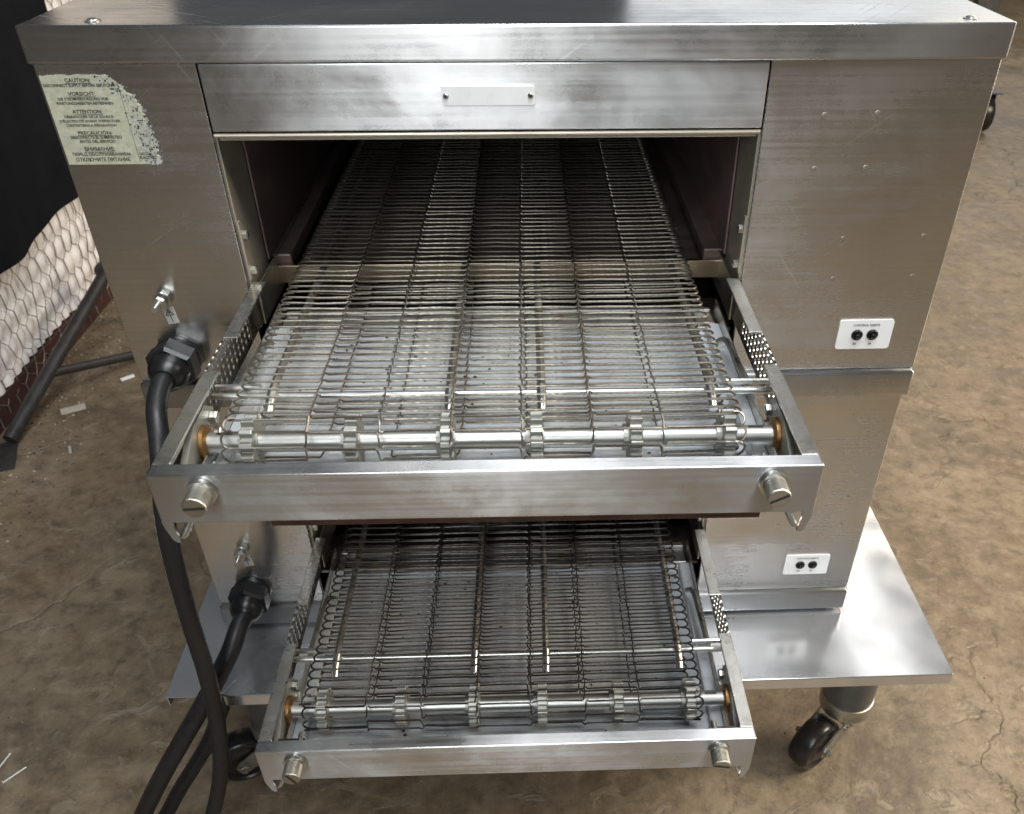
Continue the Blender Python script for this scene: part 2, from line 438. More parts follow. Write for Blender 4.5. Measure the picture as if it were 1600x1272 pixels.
    for y in (-.0005, -.011):
        obj('nut', lt([(.0066, y-.005), (.0066, y)], 'y', (xs, 0, zs), 6), 'bright', st)
    obj('washer', lt([(.0082, -.0072), (.0082, -.0058)], 'y', (xs, 0, zs), 20), 'bright', st)
    gl = obj('ground_label', bx(-.0055, .0055, -.0006, 0, -.0085, .0085, bev=.0002), 'sticker', t, loc=(xs+.002, -.0002, zs-.019), rot=(0, R(-8), 0))
    bm = bmesh.new()
    def seg(a, b, wd=.0007):
        a, b = Vector((a[0], -.0008, a[1])), Vector((b[0], -.0008, b[1])); d = (b-a).normalized(); n = Vector((-d.z, 0, d.x))*wd/2
        bm.faces.new([bm.verts.new(p) for p in (a-n, b-n, b+n, a+n)])
    tri = [(-.0038, .001), (.0038, .001), (0, .0072)]
    for a, b in zip(tri, tri[1:]+tri[:1]): seg(a, b)
    seg((0, .001), (0, -.007)); seg((-.0016, .0034), (.0016, .0034)); seg((0, .0024), (0, .0056))
    obj('ground_symbol', bm, 'ink', gl)
    zg = zb-.269 if upper else zb-.2735
    gd = obj('cable_gland', lt([(.0222, 0), (.0222, -.004), (.0200, -.006)], 'y', (-.3527, -.0004, zg), 32), 'black', t, True)
    obj('hex_nut', lt([(.0225, -.0064), (.0246, -.009), (.0246, -.026), (.0222, -.030)], 'y', (-.3527, 0, zg), 6), 'black', gd)
    obj('dome_nut', lt([(.0195, -.0302), (.0188, -.037), (.0155, -.044), (.0112, -.048)], 'y', (-.3527, 0, zg), 20), 'black', gd, True)
    # reset plate
    zr = zb-.257 if upper else zb-.2547
    rp = obj('reset_plate', plate_xz(.3100, .3654, zr-.0163, zr+.0163, -.0014, -.0002, .003), 'white', t)
    for xb in (.3295, .3452):
        b = obj('reset_button', lt([(.0058, 0), (.0058, -.0014), (.0050, -.0022), (.0036, -.0022), (.0034, -.0012)], 'y', (xb, -.0015, zr), 24), 'black', rp, True)
        obj('button_cap', lt([(.0026, 0), (.0026, -.0030), (.0019, -.0036)], 'y', (xb, -.0027, zr), 20), 'black', b, True)
    lettering('reset_lettering', [('CONTROL RESETS', .3375, zr+.0107, .027, .0024), ('3A', .3290, zr-.0102, .0036, .0026), ('3A', .3448, zr-.0102, .0036, .0026)], -.0017, 'ink', rp)
    # spot-weld dimples / rivet heads
    dims = [(.2561, .044), (.3023, .0428), (.2556, .09), (.3019, .0893), (.295, .1556), (.3718, .154), (.2933, .1964), (.3711, .1949)]
    if not upper: dims = [(.3678, .1469), (.2911, .1894), (.3689, .1897)]
    first = None
    for x, dz in dims:
        if first is None:
            first = obj('rivet', lt([(.0025, 0), (.0022, -.0002), (.0014, -.00034), (.0006, -.00036)], 'y', (0, 0, 0), 14), 'rivet', t, True, loc=(x, -.0001, zb-dz))
        else: share(first, 'rivet', t, (x, -.0001, zb-dz))
    return t

ZB, ZU, ZT = .9938, .6958, .6652
up = oven(ZB, ZU, ZT, 'upper stainless steel conveyor oven with scratched lid and torn warning sticker', True)
lo = oven(ZT-.0006, .3669, .3340, 'lower stainless steel conveyor oven standing directly on the wheeled cart', False)

# lid of the upper oven
bm = bmesh.new(); box(bm, -H-.003, H+.003, -.0035, DEPTH+.003, ZB+.0002, 1.0221, bev=.0022, seg=3)
lid = obj('lid', bm, 'lid', up)
lid.data.materials.append(M['lid_top'])
for p in lid.data.polygons:
    if p.normal.z > .95: p.material_index = 1
for x, y in ((-.3467, .0146), (.3681, .0118), (-.3467, .8), (.3681, .8)):
    s = obj('lid_screw', lt([(.0062, 0), (.0062, .0006), (.0044, .0007), (.0040, .0016), (.0025, .0022)], 'z', (x, y, 1.0222), 18), 'screwlid', lid, True)
# name plate on the header
np_ = obj('name_plate', plate_xz(-.0713, .0068, .9608, .9757, -.0042, -.0022, .0018), 'white', up)
for x in (-.0676, .0031):
    s = obj('screw', lt([(.0024, 0), (.0024, -.0008), (.0016, -.0015)], 'y', (x, -.0043, .9683), 16), 'screw', np_, True)
    obj('socket', lt([(.0010, 0), (.0010, -.0003)], 'y', (x, -.0059, .9683), 6), 'ink', s)

# torn warning sticker
rnd = random.Random(3)
x0, z0, z1 = -.3963, .9136, .9856
pts = [(x0+.0003, z0)]
right = []
N = 46
for i in range(N+1):
    f = i/N; z = z0+(z1-z0)*f
    base = -.3163+(-.0085)*f**1.0 if f < .62 else -.3163-.0053-.021*((f-.62)/.38)**1.6
    right.append((base+rnd.uniform(-.0022, .0014), z))
top = []
for i in range(1, 16):
    f = i/16; xr = right[-1][0]
    top.append((xr+(x0-xr)*f, z1+rnd.uniform(-.0012, .0002)))
poly = pts+[(right[0][0], z0)]+right[1:]+top+[(x0, z1-.0006)]
wl = obj('warning_label', prism_xz(poly, -.0007, -.0001), 'label', up)
bm = bmesh.new()
for i in range(520):
    f = rnd.random(); k = min(N, int(f*N)); xr, z = right[k]
    s = rnd.uniform(.0003, .0011)
    x = xr+rnd.gauss(-.0060, .0050); x = min(x, xr+.0022)
    n = 5; a0 = rnd.random()*6
    bm.faces.new([bm.verts.new((x+s*math.cos(a0+q*2*math.pi/n)*rnd.uniform(.6, 1.3), -.00085, z+s*math.sin(a0+q*2*math.pi/n)*rnd.uniform(.6, 1.3))) for q in range(n)])
fk = obj('torn_flakes', bm, 'flake', wl); fk['kind'] = 'stuff'
cx = -.3665
def zv(v): return .9856-(v-117)/140*.072
rows = [('CAUTION:', 125, .0205, .0032), ('DISCONNECT SUPPLY BEFORE SERVICING', 132.6, .0575, .0024), ('VORSICHT:', 145.2, .0220, .0032),
        ('DIE STROMVERSORGUNG VOR', 153, .041, .0024), ('WARTUNGSARBEITEN ABTRENNEN', 159.6, .0465, .0024), ('ATTENTION:', 172.4, .0245, .0032),
        ('DÉBRANCHER DE LA SOURCE', 179.8, .040, .0026), ("D'ÉLECTRICITÉ AVANT D'EFFECTUER", 186.6, .050, .0026), ("L'ENTRETIEN/LA RÉPARATION", 193.4, .041, .0026),
        ('PRECAUCIÓN:', 205, .0280, .0036), ('DESCONECTE EL SUMINISTRO', 212.6, .0427, .0026), ('ANTES DEL SERVICIO', 219.2, .030, .0026),
        ('ВНИМАНИЕ:', 231.4, .0255, .0035), ('ПЕРЕД ОБСЛУЖИВАНИЕМ', 240.4, .0487, .0032), ('ОТКЛЮЧИТЕ ПИТАНИЕ', 248.6, .0457, .0032)]
L = [(t, cx+.0008*(i > 8), zv(v), wd, ht) for i, (t, v, wd, ht) in enumerate(rows)]
L += [('DECOL', -.3285, zv(240), .0105, .0022), ('ELECTRIC', -.3275, zv(246), .0135, .0022)]
und = [(cx-wd/2, cx+wd/2, zv(v)-ht/2-.0010, .0004) for t, v, wd, ht in rows if t.endswith(':')]
und += [(-.3352, -.3349, zv(254), .0690)]
lettering('label_lettering', L, -.00095, 'ink', wl, und)

# ------------------------------------------------------------------ conveyors
PITCH = .0115
def wire_bm(s, x0, nsec, r, seed):
    """one strand of flat wire belt: straight lengths with a Z-bend at each joint and a C-hook at each edge"""
    rr = random.Random(seed); pts = []; p = PITCH
    R0 = .0064; thin = {}
    for k in range(11):
        a = R(75+k*19.5)     # from the neighbour row round the outside back to this row
        pts.append((x0-.0030+R0*math.cos(a), R0+R0*math.sin(a), -.0012+.0020*k/10))
    y = 0.0
    pts.append((x0+.004, 0, .0006))
    for j in range(1, nsec):
        xj = x0+s*j; odd = j % 2 == 1
        y2 = p*.98 if odd else 0.0
        d = .0012
        bow = rr.uniform(-.0005, .0005)
        pts.append((xj-s*.5, y+bow, rr.uniform(-.0004, .0007)))
        pts.append((xj-d*2.0, y, .0))
        for q in range(3): thin[len(pts)+q] = .78
        pts.append((xj-d*.8, y+(y2-y)*.08, .0011))
        pts.append((xj, y+(y2-y)*.5, .0013))
        pts.append((xj+d*.2, y+(y2-y)*1.10, .0011))
        pts.append((xj+d*1.6, y+(y2-y)*1.12, .0))
        pts.append((xj+d*2.6, y2, -.0002))
        y = y2
    x1 = x0+s*nsec
    pts.append((x1-s*.5, y, 0)); pts.append((x1-.004, y, .0006))
    base = y
    for k in range(11):
        a = R(-90+k*19.5)
        pts.append((x1+.0030+R0*math.cos(a), base+R0+R0*math.sin(a), .0008-.0020*k/10))
    bm = bmesh.new(); tube(bm, pts, [r*thin.get(i, 1) for i in range(len(pts))], 5); return bm

def sprocket_bm(wd):
    bm = bmesh.new(); n = 12; prof = []
    for i in range(n):
        a = 2*math.pi*i/n; st = 2*math.pi/n
        for f, r in ((-.30, .0160), (-.17, .0214), (.17, .0214), (.30, .0160)): prof.append((r*math.cos(a+f*st), r*math.sin(a+f*st)))
    f = [bm.verts.new((-wd/2, y, z)) for y, z in prof]; b = [bm.verts.new((wd/2, y, z)) for y, z in prof]
    m_ = len(prof); bm.faces.new(f); bm.faces.new(b[::-1])
    for i in range(m_): bm.faces.new((f[i], b[i], b[(i+1) % m_], f[(i+1) % m_]))
    bmesh.ops.bevel(bm, geom=bm.edges[:], offset=.0005, segments=1, affect='EDGES')
    lathe(bm, [(.0105, -wd/2-.004), (.0105, wd/2+.001)], 'x', (0, 0, 0), 20)
    return bm

def perforated(y0, y1, z0, z1, ny, nz, x0, x1, rad):
    """vertical sheet in the YZ plane with real round holes"""
    bm = bmesh.new(); dy = (y1-y0)/ny; dz = (z1-z0)/nz; K = 12
    for i in range(ny):
        for j in range(nz):
            cy, cz = y0+(i+.5)*dy, z0+(j+.5)*dz
            inn, out = {}, {}
            for sx in (x0, x1):
                inn[sx] = []; out[sx] = []
                for k in range(K):
                    a = 2*math.pi*(k+.5)/K; c, s_ = math.cos(a), math.sin(a)
                    q = min(dy/2/abs(c) if abs(c) > 1e-6 else 9, dz/2/abs(s_) if abs(s_) > 1e-6 else 9)
                    inn[sx].append(bm.verts.new((sx, cy+rad*c, cz+rad*s_)))
                    out[sx].append(bm.verts.new((sx, cy+q*c, cz+q*s_)))
                for k in range(K):
                    bm.faces.new((inn[sx][k], inn[sx][(k+1) % K], out[sx][(k+1) % K], out[sx][k]))
                # corner fill
                for k, (ca, sa) in ((1, (1, 1)), (4, (-1, 1)), (7, (-1, -1)), (10, (1, -1))):
                    cv = bm.verts.new((sx, cy+ca*dy/2, cz+sa*dz/2))
                    ks = [q for q in range(K)]
                    best = sorted(ks, key=lambda q: (out[sx][q].co-cv.co).length)[:2]
                    bm.faces.new((out[sx][best[0]], out[sx][best[1]], cv))
            for k in range(K):
                bm.faces.new((inn[x0][k], inn[x0][(k+1) % K], inn[x1][(k+1) % K], inn[x1][k]))
    return bm

def conveyor(loc, rot, a, Ln, hc, label, wire, upper):
    t = thing('conveyor', label, 'conveyor', loc, rot, 'pull-out wire belt conveyors')
    FW = .0130
    # end panel: channel with a top flange and the front face
    bm = bmesh.new()
    box(bm, -a, a, -Ln, -Ln+.0022, -hc, -.0001, bev=.0009)
    box(bm, -a+.0003, a-.0003, -Ln+.0004, -Ln+FW, -.0019, 0, bev=.0008)
    box(bm, -a+.002, a-.002, -Ln+.0024, -Ln+.010, -hc+.0003, -hc+.0018, bev=.0003)
    obj('end_panel', bm, 'steel', t)
    for s in (-1, 1):
        X = lambda d0, d1: sorted((s*(a-d0), s*(a-d1)))
        rl = holder('side_rail', t)
        # front length of the rail
        bm = bmesh.new()
        box(bm, *X(0, .0018), -Ln+.0024, -.172, -hc, -.0002, bev=.0006)
        box(bm, *X(.0004, FW), -Ln+FW+.0004, -.160, -.0022, -.0002, bev=.0007)
        obj('front_rail', bm, 'rail', rl)
        # rear length going into the oven
        bm = bmesh.new()
        box(bm, *X(0, .0018), -.037, .0, -hc, -.0002, bev=.0006)
        box(bm, *X(.0004, FW), -.104, .0055, -.0022, -.0003, bev=.0007)
        box(bm, *X(.004, .0058), .0, .60, -hc, -.0040, bev=.0006)
        obj('rear_rail', bm, 'rail', rl)
        # perforated guard
        bm = perforated(-.1715, -.0375, -.036, -.002, 12, 5, *X(.0002, .0016), .0029)
        box(bm, *X(.0, .0018), -.1715, -.0375, -hc, -.0363, bev=.0003)
        obj('perforated_guard', bm, 'rail', rl)
        # inner ledge plate
        obj('inner_ledge', bx(*X(.0160, .0172), -.262, .02, -.052, -.030, bev=.0004), 'rail', rl)
        # tapered tongue below the front corner, bent up into a rod loop
        q = lambda d: s*(a-d)
        pts = [(q(.0002), -hc+.0006), (q(.0010), -hc-.0050), (q(.0040), -hc-.0160), (q(.0065), -hc-.0190), (q(.0092), -hc-.0185), (q(.0088), -hc-.0130), (q(.0075), -hc-.0050), (q(.0085), -hc+.0006)]
        obj('corner_tongue', prism_xz(pts, -Ln+.0001, -Ln+.0022), 'steel', rl)
        P = [(q(.0085), -Ln+.0045, -hc-.0150), (q(.0100), -Ln+.0050, -hc-.0158), (q(.0125), -Ln+.0065, -hc-.0125), (q(.0165), -Ln+.010, -hc-.0040), (q(.0180), -Ln+.013, -hc+.004)]
        obj('handle', tb(smooth_path(P, 4), .0029, 10), 'bright', t, True)
        # bearing plate with bushing and bolt
        pts = [(-Ln+.0155, -.0405), (-Ln+.0155, -.0300), (-.232, -.0050), (-.205, -.0040), (-.192, -.0140), (-.192, -.0405)]
        bp = obj('bearing_plate', prism_yz(pts, *X(.0075, .0125)), 'alu', t)
        obj('plate_flange', bx(*X(.0022, .0073), -Ln+.020, -.200, -.0120, -.0100, bev=.0005), 'alu', bp)
        xb = s*(a-.0128)
        sp = lambda q: xb-s*q
        bm = lt([(.0140, 0), (.0140, .0030), (.0112, .0044)], 'x', (0, 0, 0), 28)
        obj('bushing', bm, 'bronze', bp, True, loc=(xb, -.224, -.026), rot=(0, 0, 0 if s < 0 else math.pi))
        for y, z in ((-.199, -.019), (-.199, -.034)):
            bm = lt([(.0052, 0), (.0052, .0042), (.0040, .0050)], 'x', (0, 0, 0), 6)
            obj('bolt', bm, 'bright', bp, loc=(xb, y, z), rot=(0, 0, 0 if s < 0 else math.pi))
        # tension bracket behind the end panel
        bm = bmesh.new()
        box(bm, *X(.0145, .0400), -Ln+.0220, -Ln+.0236, -.0360, -.0120, bev=.0003)
        box(bm, *X(.0145, .0400), -Ln+.0237, -Ln+.036, -.0360, -.0346, bev=.0003)
        obj('tension_bracket', bm, 'blacksteel', t)
        # adjusting knob through the end panel
        xk = s*(a-.0355) if s < 0 else s*(a-.0345)
        zk = -.0135
        bm = bmesh.new()
        lathe(bm, [(.0030, -Ln+.030), (.0030, -Ln-.001)], 'y', (xk, 0, zk), 12)
        lathe(bm, [(.0105, -Ln-.0004), (.0105, -Ln-.005), (.0088, -Ln-.0052)], 'y', (xk, 0, zk), 28)
        kn = obj('adjusting_knob', bm, 'bright', t, True)
        bm = bmesh.new(); n = 96
        prof = [(.0076, -.0053), (.0084, -.0060), (.0084, -.0190), (.0077, -.0200), (.0020, -.0200)]
        rings = []
        for ri, (r, y) in enumerate(prof):
            rings.append([bm.verts.new((xk+(r-(.00022 if k % 2 and ri in (1, 2) else 0))*math.cos(2*math.pi*k/n), -Ln+y, zk+(r-(.00022 if k % 2 and ri in (1, 2) else 0))*math.sin(2*math.pi*k/n))) for k in range(n)])
        for A, B in zip(rings, rings[1:]):
            for k in range(n): bm.faces.new((A[k], A[(k+1) % n], B[(k+1) % n], B[k]))
        bm.faces.new(rings[-1])
        obj('knurled_head', bm, 'dull', kn)
        bm = bmesh.new(); box(bm, -.0072, .0072, -.0004, 0, -.0009, .0009, bev=0)
        obj('screw_slot', bm, 'ink', kn, loc=(xk, -Ln-.0201, zk), rot=(0, R({(-1, True): -3, (1, True): -28, (-1, False): 60, (1, False): 12}[(s, upper)]), 0))
    # crumb tray
    bm = bmesh.new()
    zt = -.0525
    box(bm, -a+.030, a-.030, -Ln+.0125, -.0078, zt, zt+.0012, bev=.0003)
    for s in (-1, 1):
        box(bm, *sorted((s*(a-.0285), s*(a-.0297))), -Ln+.0125, -.008, zt, zt+.010, bev=.0003)
        box(bm, *sorted((s*(a-.0175), s*(a-.0283))), -Ln+.0125, -.008, zt+.0092, zt+.0102, bev=.0003)
    box(bm, -a+.030, a-.030, -.0090, -.0078, zt+.0013, zt+.0066, bev=.0003)
    obj('crumb_tray', bm, 'tray', t)
    obj('tray_lip', bx(-a+.075, a-.038, -Ln+.004, -Ln+.012, zt+.0022, zt+.0085, bev=.0004), 'redbrown', t)
    cr = random.Random(17 if upper else 18); bm = bmesh.new()
    for i in range(170):
        x = cr.uniform(-a+.035, a-.035); y = cr.uniform(-Ln+.02, -.012) if cr.random() < .6 else -.012-abs(cr.gauss(0, .05)); y = max(y, -Ln+.02); sz = cr.choice((.0006, .0009, .0014, .0022))
        bs = [bm.verts.new((x+sz*cr.uniform(.5, 1.2)*math.cos(k*1.57), y+sz*cr.uniform(.5, 1.2)*math.sin(k*1.57), zt+.00125)) for k in range(4)]
        tpv = bm.verts.new((x, y, zt+.0013+sz*.7))
        for k in range(4): bm.faces.new((bs[k], bs[(k+1) % 4], tpv))
    cm = obj('crumbs', bm, 'crumb', t); cm['kind'] = 'stuff'
    # second tray panel towards the oven, with two stain spots
    bm = bmesh.new(); box(bm, -a+.020, a-.020, -.0075, .034, zt+.0052, zt+.0064, bev=.0003)
    box(bm, -a+.020, a-.020, -.0060, -.0020, zt+.0066, zt+.0096, bev=.0012)
    box(bm, -a+.020, a-.020, .0230, .0270, zt+.0066, zt+.0100, bev=.0012)
    tp = obj('tray_back_panel', bm, 'scorched', t)
    for x, y in ((-.17, .012), (.192, .008), (.06, .012)):
        obj('plug', lt([(.0050, 0), (.0050, .0010), (.003, .0011)], 'z', (x, y, zt+.0067), 16), 'bronze', tp)
    # cross bar and the rods carrying the belt
    zc = -.0250; yc = -.160
    cb = obj('cross_bar', tb([(-a+.002, yc, zc), (a-.002, yc, zc)], .0032, 10), 'bright', t, True)
    for s in (-1, 1):
        obj('bar_stub', tb([(s*(a-.003), yc+.008, zc+.004), (s*(a-.040), yc+.008, zc+.004)], .0027, 8), 'bright', cb, True)
        obj('hook', tb(smooth_path([(s*(a-.020), yc+.006, zc+.001), (s*(a-.022), -.12, zc+.001), (s*(a-.024), -.075, zc), (s*(a-.030), -.066, zc-.006)], 3), .003, 8), 'bright', cb, True)
    for x in (-.181, -.037, .038, .178):
        z = -.0165
        P = [(x, .60, z), (x, -.05, z), (x, -.148, z), (x, -.160, zc+.0075), (x, -.176, zc+.004), (x, -.184, zc-.001)]
        ro = obj('support_rod', tb(P, .0036, 8), 'rod', t, True)
        obj('rod_tip', tb([(x, -.162, zc+.0072), (x, -.176, zc+.0042), (x, -.186, zc-.0012)], .0040, 10), 'bright', ro, True)
    # drive shaft and sprockets
    ys, zs = -.224, -.026
    sh = obj('drive_shaft', tb([(-a+.0135, ys, zs), (a-.0135, ys, zs)], .0080, 24), 'shaft', t, True)
    for s in (-1, 1):
        obj('key_slot', bx(s*(a-.030)-.006, s*(a-.030)+.006, ys-.0012, ys+.0012, zs+.0074, zs+.0082, bev=.0002), 'blacksteel', sh)
    spm = None
    for i, x in enumerate((-.184, -.107, -.035, .033, .109, .181)):
        th = R(4+i*1.5)
        if spm is None: spm = obj('sprocket', sprocket_bm(.0095), 'alu', t, loc=(x, ys, zs), rot=(th, 0, 0))
        else: share(spm, 'sprocket', t, (x, ys, zs), (th, 0, 0))
    # wire belt
    wb = holder('wire_belt', t)
    s = .0535; n = 7; x0 = -.005-s*n/2
    protos = [obj('belt_wire', wire_bm(s, x0, n, .00100, k), wire, wb, True) for k in range(6)]
    rb = .0195
    rr = random.Random(11 if upper else 23)
    places = []
    top = 66
    for i in range(top):
        y = ys+i*PITCH
        sag = -.0022*math.sin(math.pi*min(1, max(0, (y-ys)/.2)))*(.5) if upper else -.004*math.sin(math.pi*min(1, max(0, (y-ys)/.3)))
        places.append((y, zs+rb+sag, 0))
    arc = math.pi*rb; na = int(arc/PITCH)
    for i in range(1, na+1):
        th = i*PITCH/rb
        if th > math.pi-.2: break
        places.append((ys-rb*math.sin(th), zs+rb*math.cos(th), th))
    for i in range(top-4):
        y = ys+i*PITCH+(.0050 if upper else .0055)
        places.append((y, zs-rb+.0008+(.0 if upper else -.002*math.sin(i*.2)), math.pi))
    for i, (y, z, th) in enumerate(places):
        lx = rr.uniform(-.0006, .0006); rot = (th, 0, rr.uniform(-.0014, .0014)); ll = (lx, y+rr.uniform(-.0003, .0003), z+rr.uniform(-.0004, .0004))
        if th > 3:   # return strand: turned over
            rot = (0, 0, rot[2]); ll = (lx+(.004 if upper else -.003), y, z)
        if i < 6: protos[i].location = ll; protos[i].rotation_euler = rot
        else: share(protos[rr.randrange(6)], 'belt_wire', wb, ll, rot)
    return t

conveyor((-.0312, 0, .7992), (0, .007, .0007), .2338, .2989, .0424, 'upper pull-out conveyor with grey wire belt over silver sprockets', 'wire', True)
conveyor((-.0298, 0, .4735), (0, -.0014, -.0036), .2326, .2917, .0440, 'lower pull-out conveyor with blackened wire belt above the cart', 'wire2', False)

# ------------------------------------------------------------------ cart
ct = thing('wheeled_cart', 'low stainless cart with grey legs and black casters under the ovens', 'cart', (0, 0, 0), (0, 0, .0018))
bm = bmesh.new(); box(bm, -.4413, .5028, -.109, 1.0, .3285, .3300, bev=.0006); obj('cart_top', bm, 'cart', ct)
bm = bmesh.new()
box(bm, -.374, .5026, -.1088, -.1070, .3115, .3283, bev=.0006)
obj('front_lip', bm, 'cart', ct)
for x0_, x1_ in ((-.4411, -.4395), (.5010, .5026)): obj('side_lip', bx(x0_, x1_, -.1066, .998, .3115, .3283, bev=.0005), 'cart', ct)
def caster(x, y, ang):
    lg = obj('leg', lt([(.0365, .108), (.0365, .3280)], 'z', (x, y, 0), 32), 'shadedgrey', ct, True)
    obj('leg_collar', lt([(.0320, .082), (.0380, .087), (.0395, .105), (.0380, .1115), (.0367, .112)], 'z', (x, y, 0), 32), 'dull', lg, True)
    cs = holder('caster', ct); cs.matrix_local = Matrix.Translation((x, y, 0)) @ Matrix.Rotation(ang, 4, 'Z')
    off = -.060; zr = .0435
    bm = bmesh.new()
    box(bm, -.028, .026, -.0225, .0225, .0780, .0815, bev=.001)
    for s in (-1, 1):
        pts = [(-.028, .0778), (.024, .0778), (.010, .058), (off+.014, .036), (off+.004, .030), (off-.008, .032), (off-.012, .044), (off-.006, .054)]
        merge(bm, prism_xz(pts, s*.0202, s*.0228))
    obj('fork', bm, 'dull', cs)
    bm = lt([(.012, -.0165), (.024, -.0165), (.027, -.0145), (.033, -.0145), (.036, -.0172), (.0395, -.0165), (.0428, -.0125), (.0434, 0), (.0428, .0125), (.0395, .0165), (.036, .0172), (.033, .0145), (.027, .0145), (.024, .0165), (.012, .0165)], 'y', (off, 0, zr), 44)
    obj('wheel', bm, 'tyre', cs, True)
    for s in (-1, 1):
        obj('axle_nut', lt([(.0078, 0), (.0078, .0055), (.0050, .0065), (.0050, .0095)], 'y', (0, 0, 0), 6), 'bright', cs, loc=(off, s*.0230, zr), rot=(0, 0, 0 if s > 0 else math.pi))
        for px, pz in ((-.020, .066), (-.004, .064)):
            obj('rivet', lt([(.0042, 0), (.0040, .003), (.002, .0042)], 'y', (0, 0, 0), 12), 'bright', cs, True, loc=(px, s*.0230, pz), rot=(0, 0, 0 if s > 0 else math.pi))
caster(.462, .037, R(36)); caster(-.385, .030, R(18)); caster(.455, .9, R(200)); caster(-.388, .9, R(10))

# ------------------------------------------------------------------ power cords
def cord(name, pts, r, label):
    bm = bmesh.new(); tube(bm, smooth_path(pts, 7), r, 16)
    return tag(obj(name, bm, 'rubber', None, True), label, 'cord', 'black oven cords')
cA = cord('power_cord', [(-.3527, -.046, .7248), (-.3515, -.066, .7245), (-.347, -.092, .7190), (-.342, -.115, .7000), (-.343, -.130, .672), (-.3480, -.138, .636), (-.3526, -.14, .600), (-.3575, -.14, .5464),
    (-.3616, -.14, .4811), (-.3648, -.14, .4096), (-.3726, -.14, .3309), (-.385, -.145, .2514), (-.4064, -.15, .1786), (-.4368, -.165, .1084), (-.480, -.19, .045), (-.54, -.22, .0115), (-.66, -.26, .0115), (-.86, -.27, .0100)], .0093,
    'black rubber cord of the upper oven, hanging in front of the cart corner')
cB = cord('power_cord', [(-.3527, -.042, .3907), (-.3545, -.062, .3905), (-.3600, -.085, .379), (-.3796, -.105, .3482), (-.4065, -.118, .3074), (-.4353, -.13, .2647), (-.4672, -.14, .2151),
    (-.5021, -.15, .1555), (-.54, -.16, .0839), (-.585, -.17, .032), (-.65, -.18, .0128), (-.80, -.19, .0128), (-.95, -.17, .0115)], .0110,
    'thick black cord of the lower oven slanting down to the left')
cC = cord('power_cord', [(-.330, .10, .235), (-.355, .02, .285), (-.3860, -.045, .292), (-.4049, -.07, .2522), (-.4268, -.08, .2070), (-.4528, -.09, .1669), (-.4815, -.1, .1254), (-.5087, -.11, .0819), (-.545, -.12, .035), (-.60, -.13, .0105), (-.72, -.12, .0105)], .0098,
    'thin black cord coming out from under the cart behind the others')
# print on the upper cord's jacket
bm = bmesh.new(); rnd = random.Random(5)
path = smooth_path([(-.3480, -.138, .636), (-.3526, -.14, .600), (-.3575, -.14, .5464), (-.3616, -.14, .4811)], 40)
for i in range(2, len(path)-2):
    if rnd.random() < .25: continue
    p = path[i]; d = (path[i+1]-path[i-1]).normalized(); n = Vector((-.80, -.50, .3)); n = (n-d*n.dot(d)).normalized(); s_ = d.cross(n)
    q = p+n*.00945
    wdt = rnd.uniform(.0006, .0014); ln = .0007
    bm.faces.new([bm.verts.new(q+s_*wdt*a+d*ln*b) for a, b in ((-1, -1), (1, -1), (1, 1), (-1, 1))])
pr = obj('jacket_print', bm, 'print', cA); pr['kind'] = 'stuff'

# ------------------------------------------------------------------ background left: batting wall, wire netting, tarp, stand
wl_ = thing('insulated_wall', 'white padded wall under hexagonal wire netting with dark red foot board', 'wall', (-1.24, 1.4, 0))
hw, hh = .048, .072
def puff(y, z):
    r0 = round((z-.02)/(hh*.75)); best = 9
    for r_ in (r0-1, r0, r0+1):
        y0 = -.62+(hw/2 if r_ % 2 else 0); c0 = round((y-y0)/hw)
        for c_ in (c0-1, c0, c0+1):
            best = min(best, math.hypot((y-y0-c_*hw)*1.2, z-.02-r_*hh*.75))
    return .017*max(0, 1-(best/.038)**2)
bm = bmesh.new(); ny, nz = 150, 110
grid = [[bm.verts.new((puff(-.62+1.7*i/ny, .07+1.15*j/nz)+.0015*rnd.uniform(-1, 1)+.006*math.sin(i*.11+j*.07)-.014, -.62+1.7*i/ny, .07+1.15*j/nz)) for j in range(nz+1)] for i in range(ny+1)]
for i in range(ny):
    for j in range(nz): bm.faces.new((grid[i][j], grid[i+1][j], grid[i+1][j+1], grid[i][j+1]))
box(bm, -.06, -.03, -1.0, 1.4, .06, 1.57)
obj('batting', bm, 'batt', wl_, True)
obj('foot_board', bx(-.03, .004, -1.0, 1.4, .0005, .066, bev=.002), 'base', wl_)
bm = bmesh.new()
rnd = random.Random(9)
jit = {}
def hv(y, z):
    k = (round(y, 4), round(z, 4))
    if k not in jit: jit[k] = Vector((rnd.uniform(-.004, .004)+.003, y+rnd.uniform(-.003, .003), z+rnd.uniform(-.003, .003)))
    return jit[k]
for r_ in range(24):
    for c_ in range(int(1.7/hw)):
        yc = -.62+c_*hw+(hw/2 if r_ % 2 else 0); zc = .02+r_*hh*.75
        if zc > 1.2: continue
        a = hv(yc, zc+hh/2); b = hv(yc+hw/2, zc+hh/4); c = hv(yc+hw/2, zc-hh/4); d = hv(yc-hw/2, zc+hh/4)
        for p, q in ((a, b), (b, c), (a, d)):
            tube(bm, [p, (p+q)/2+Vector((.001, 0, 0)), q], .0011 if (p, q) != (b, c) else .0017, 4, cap=False)
obj('wire_netting', bm, 'mesh', wl_)
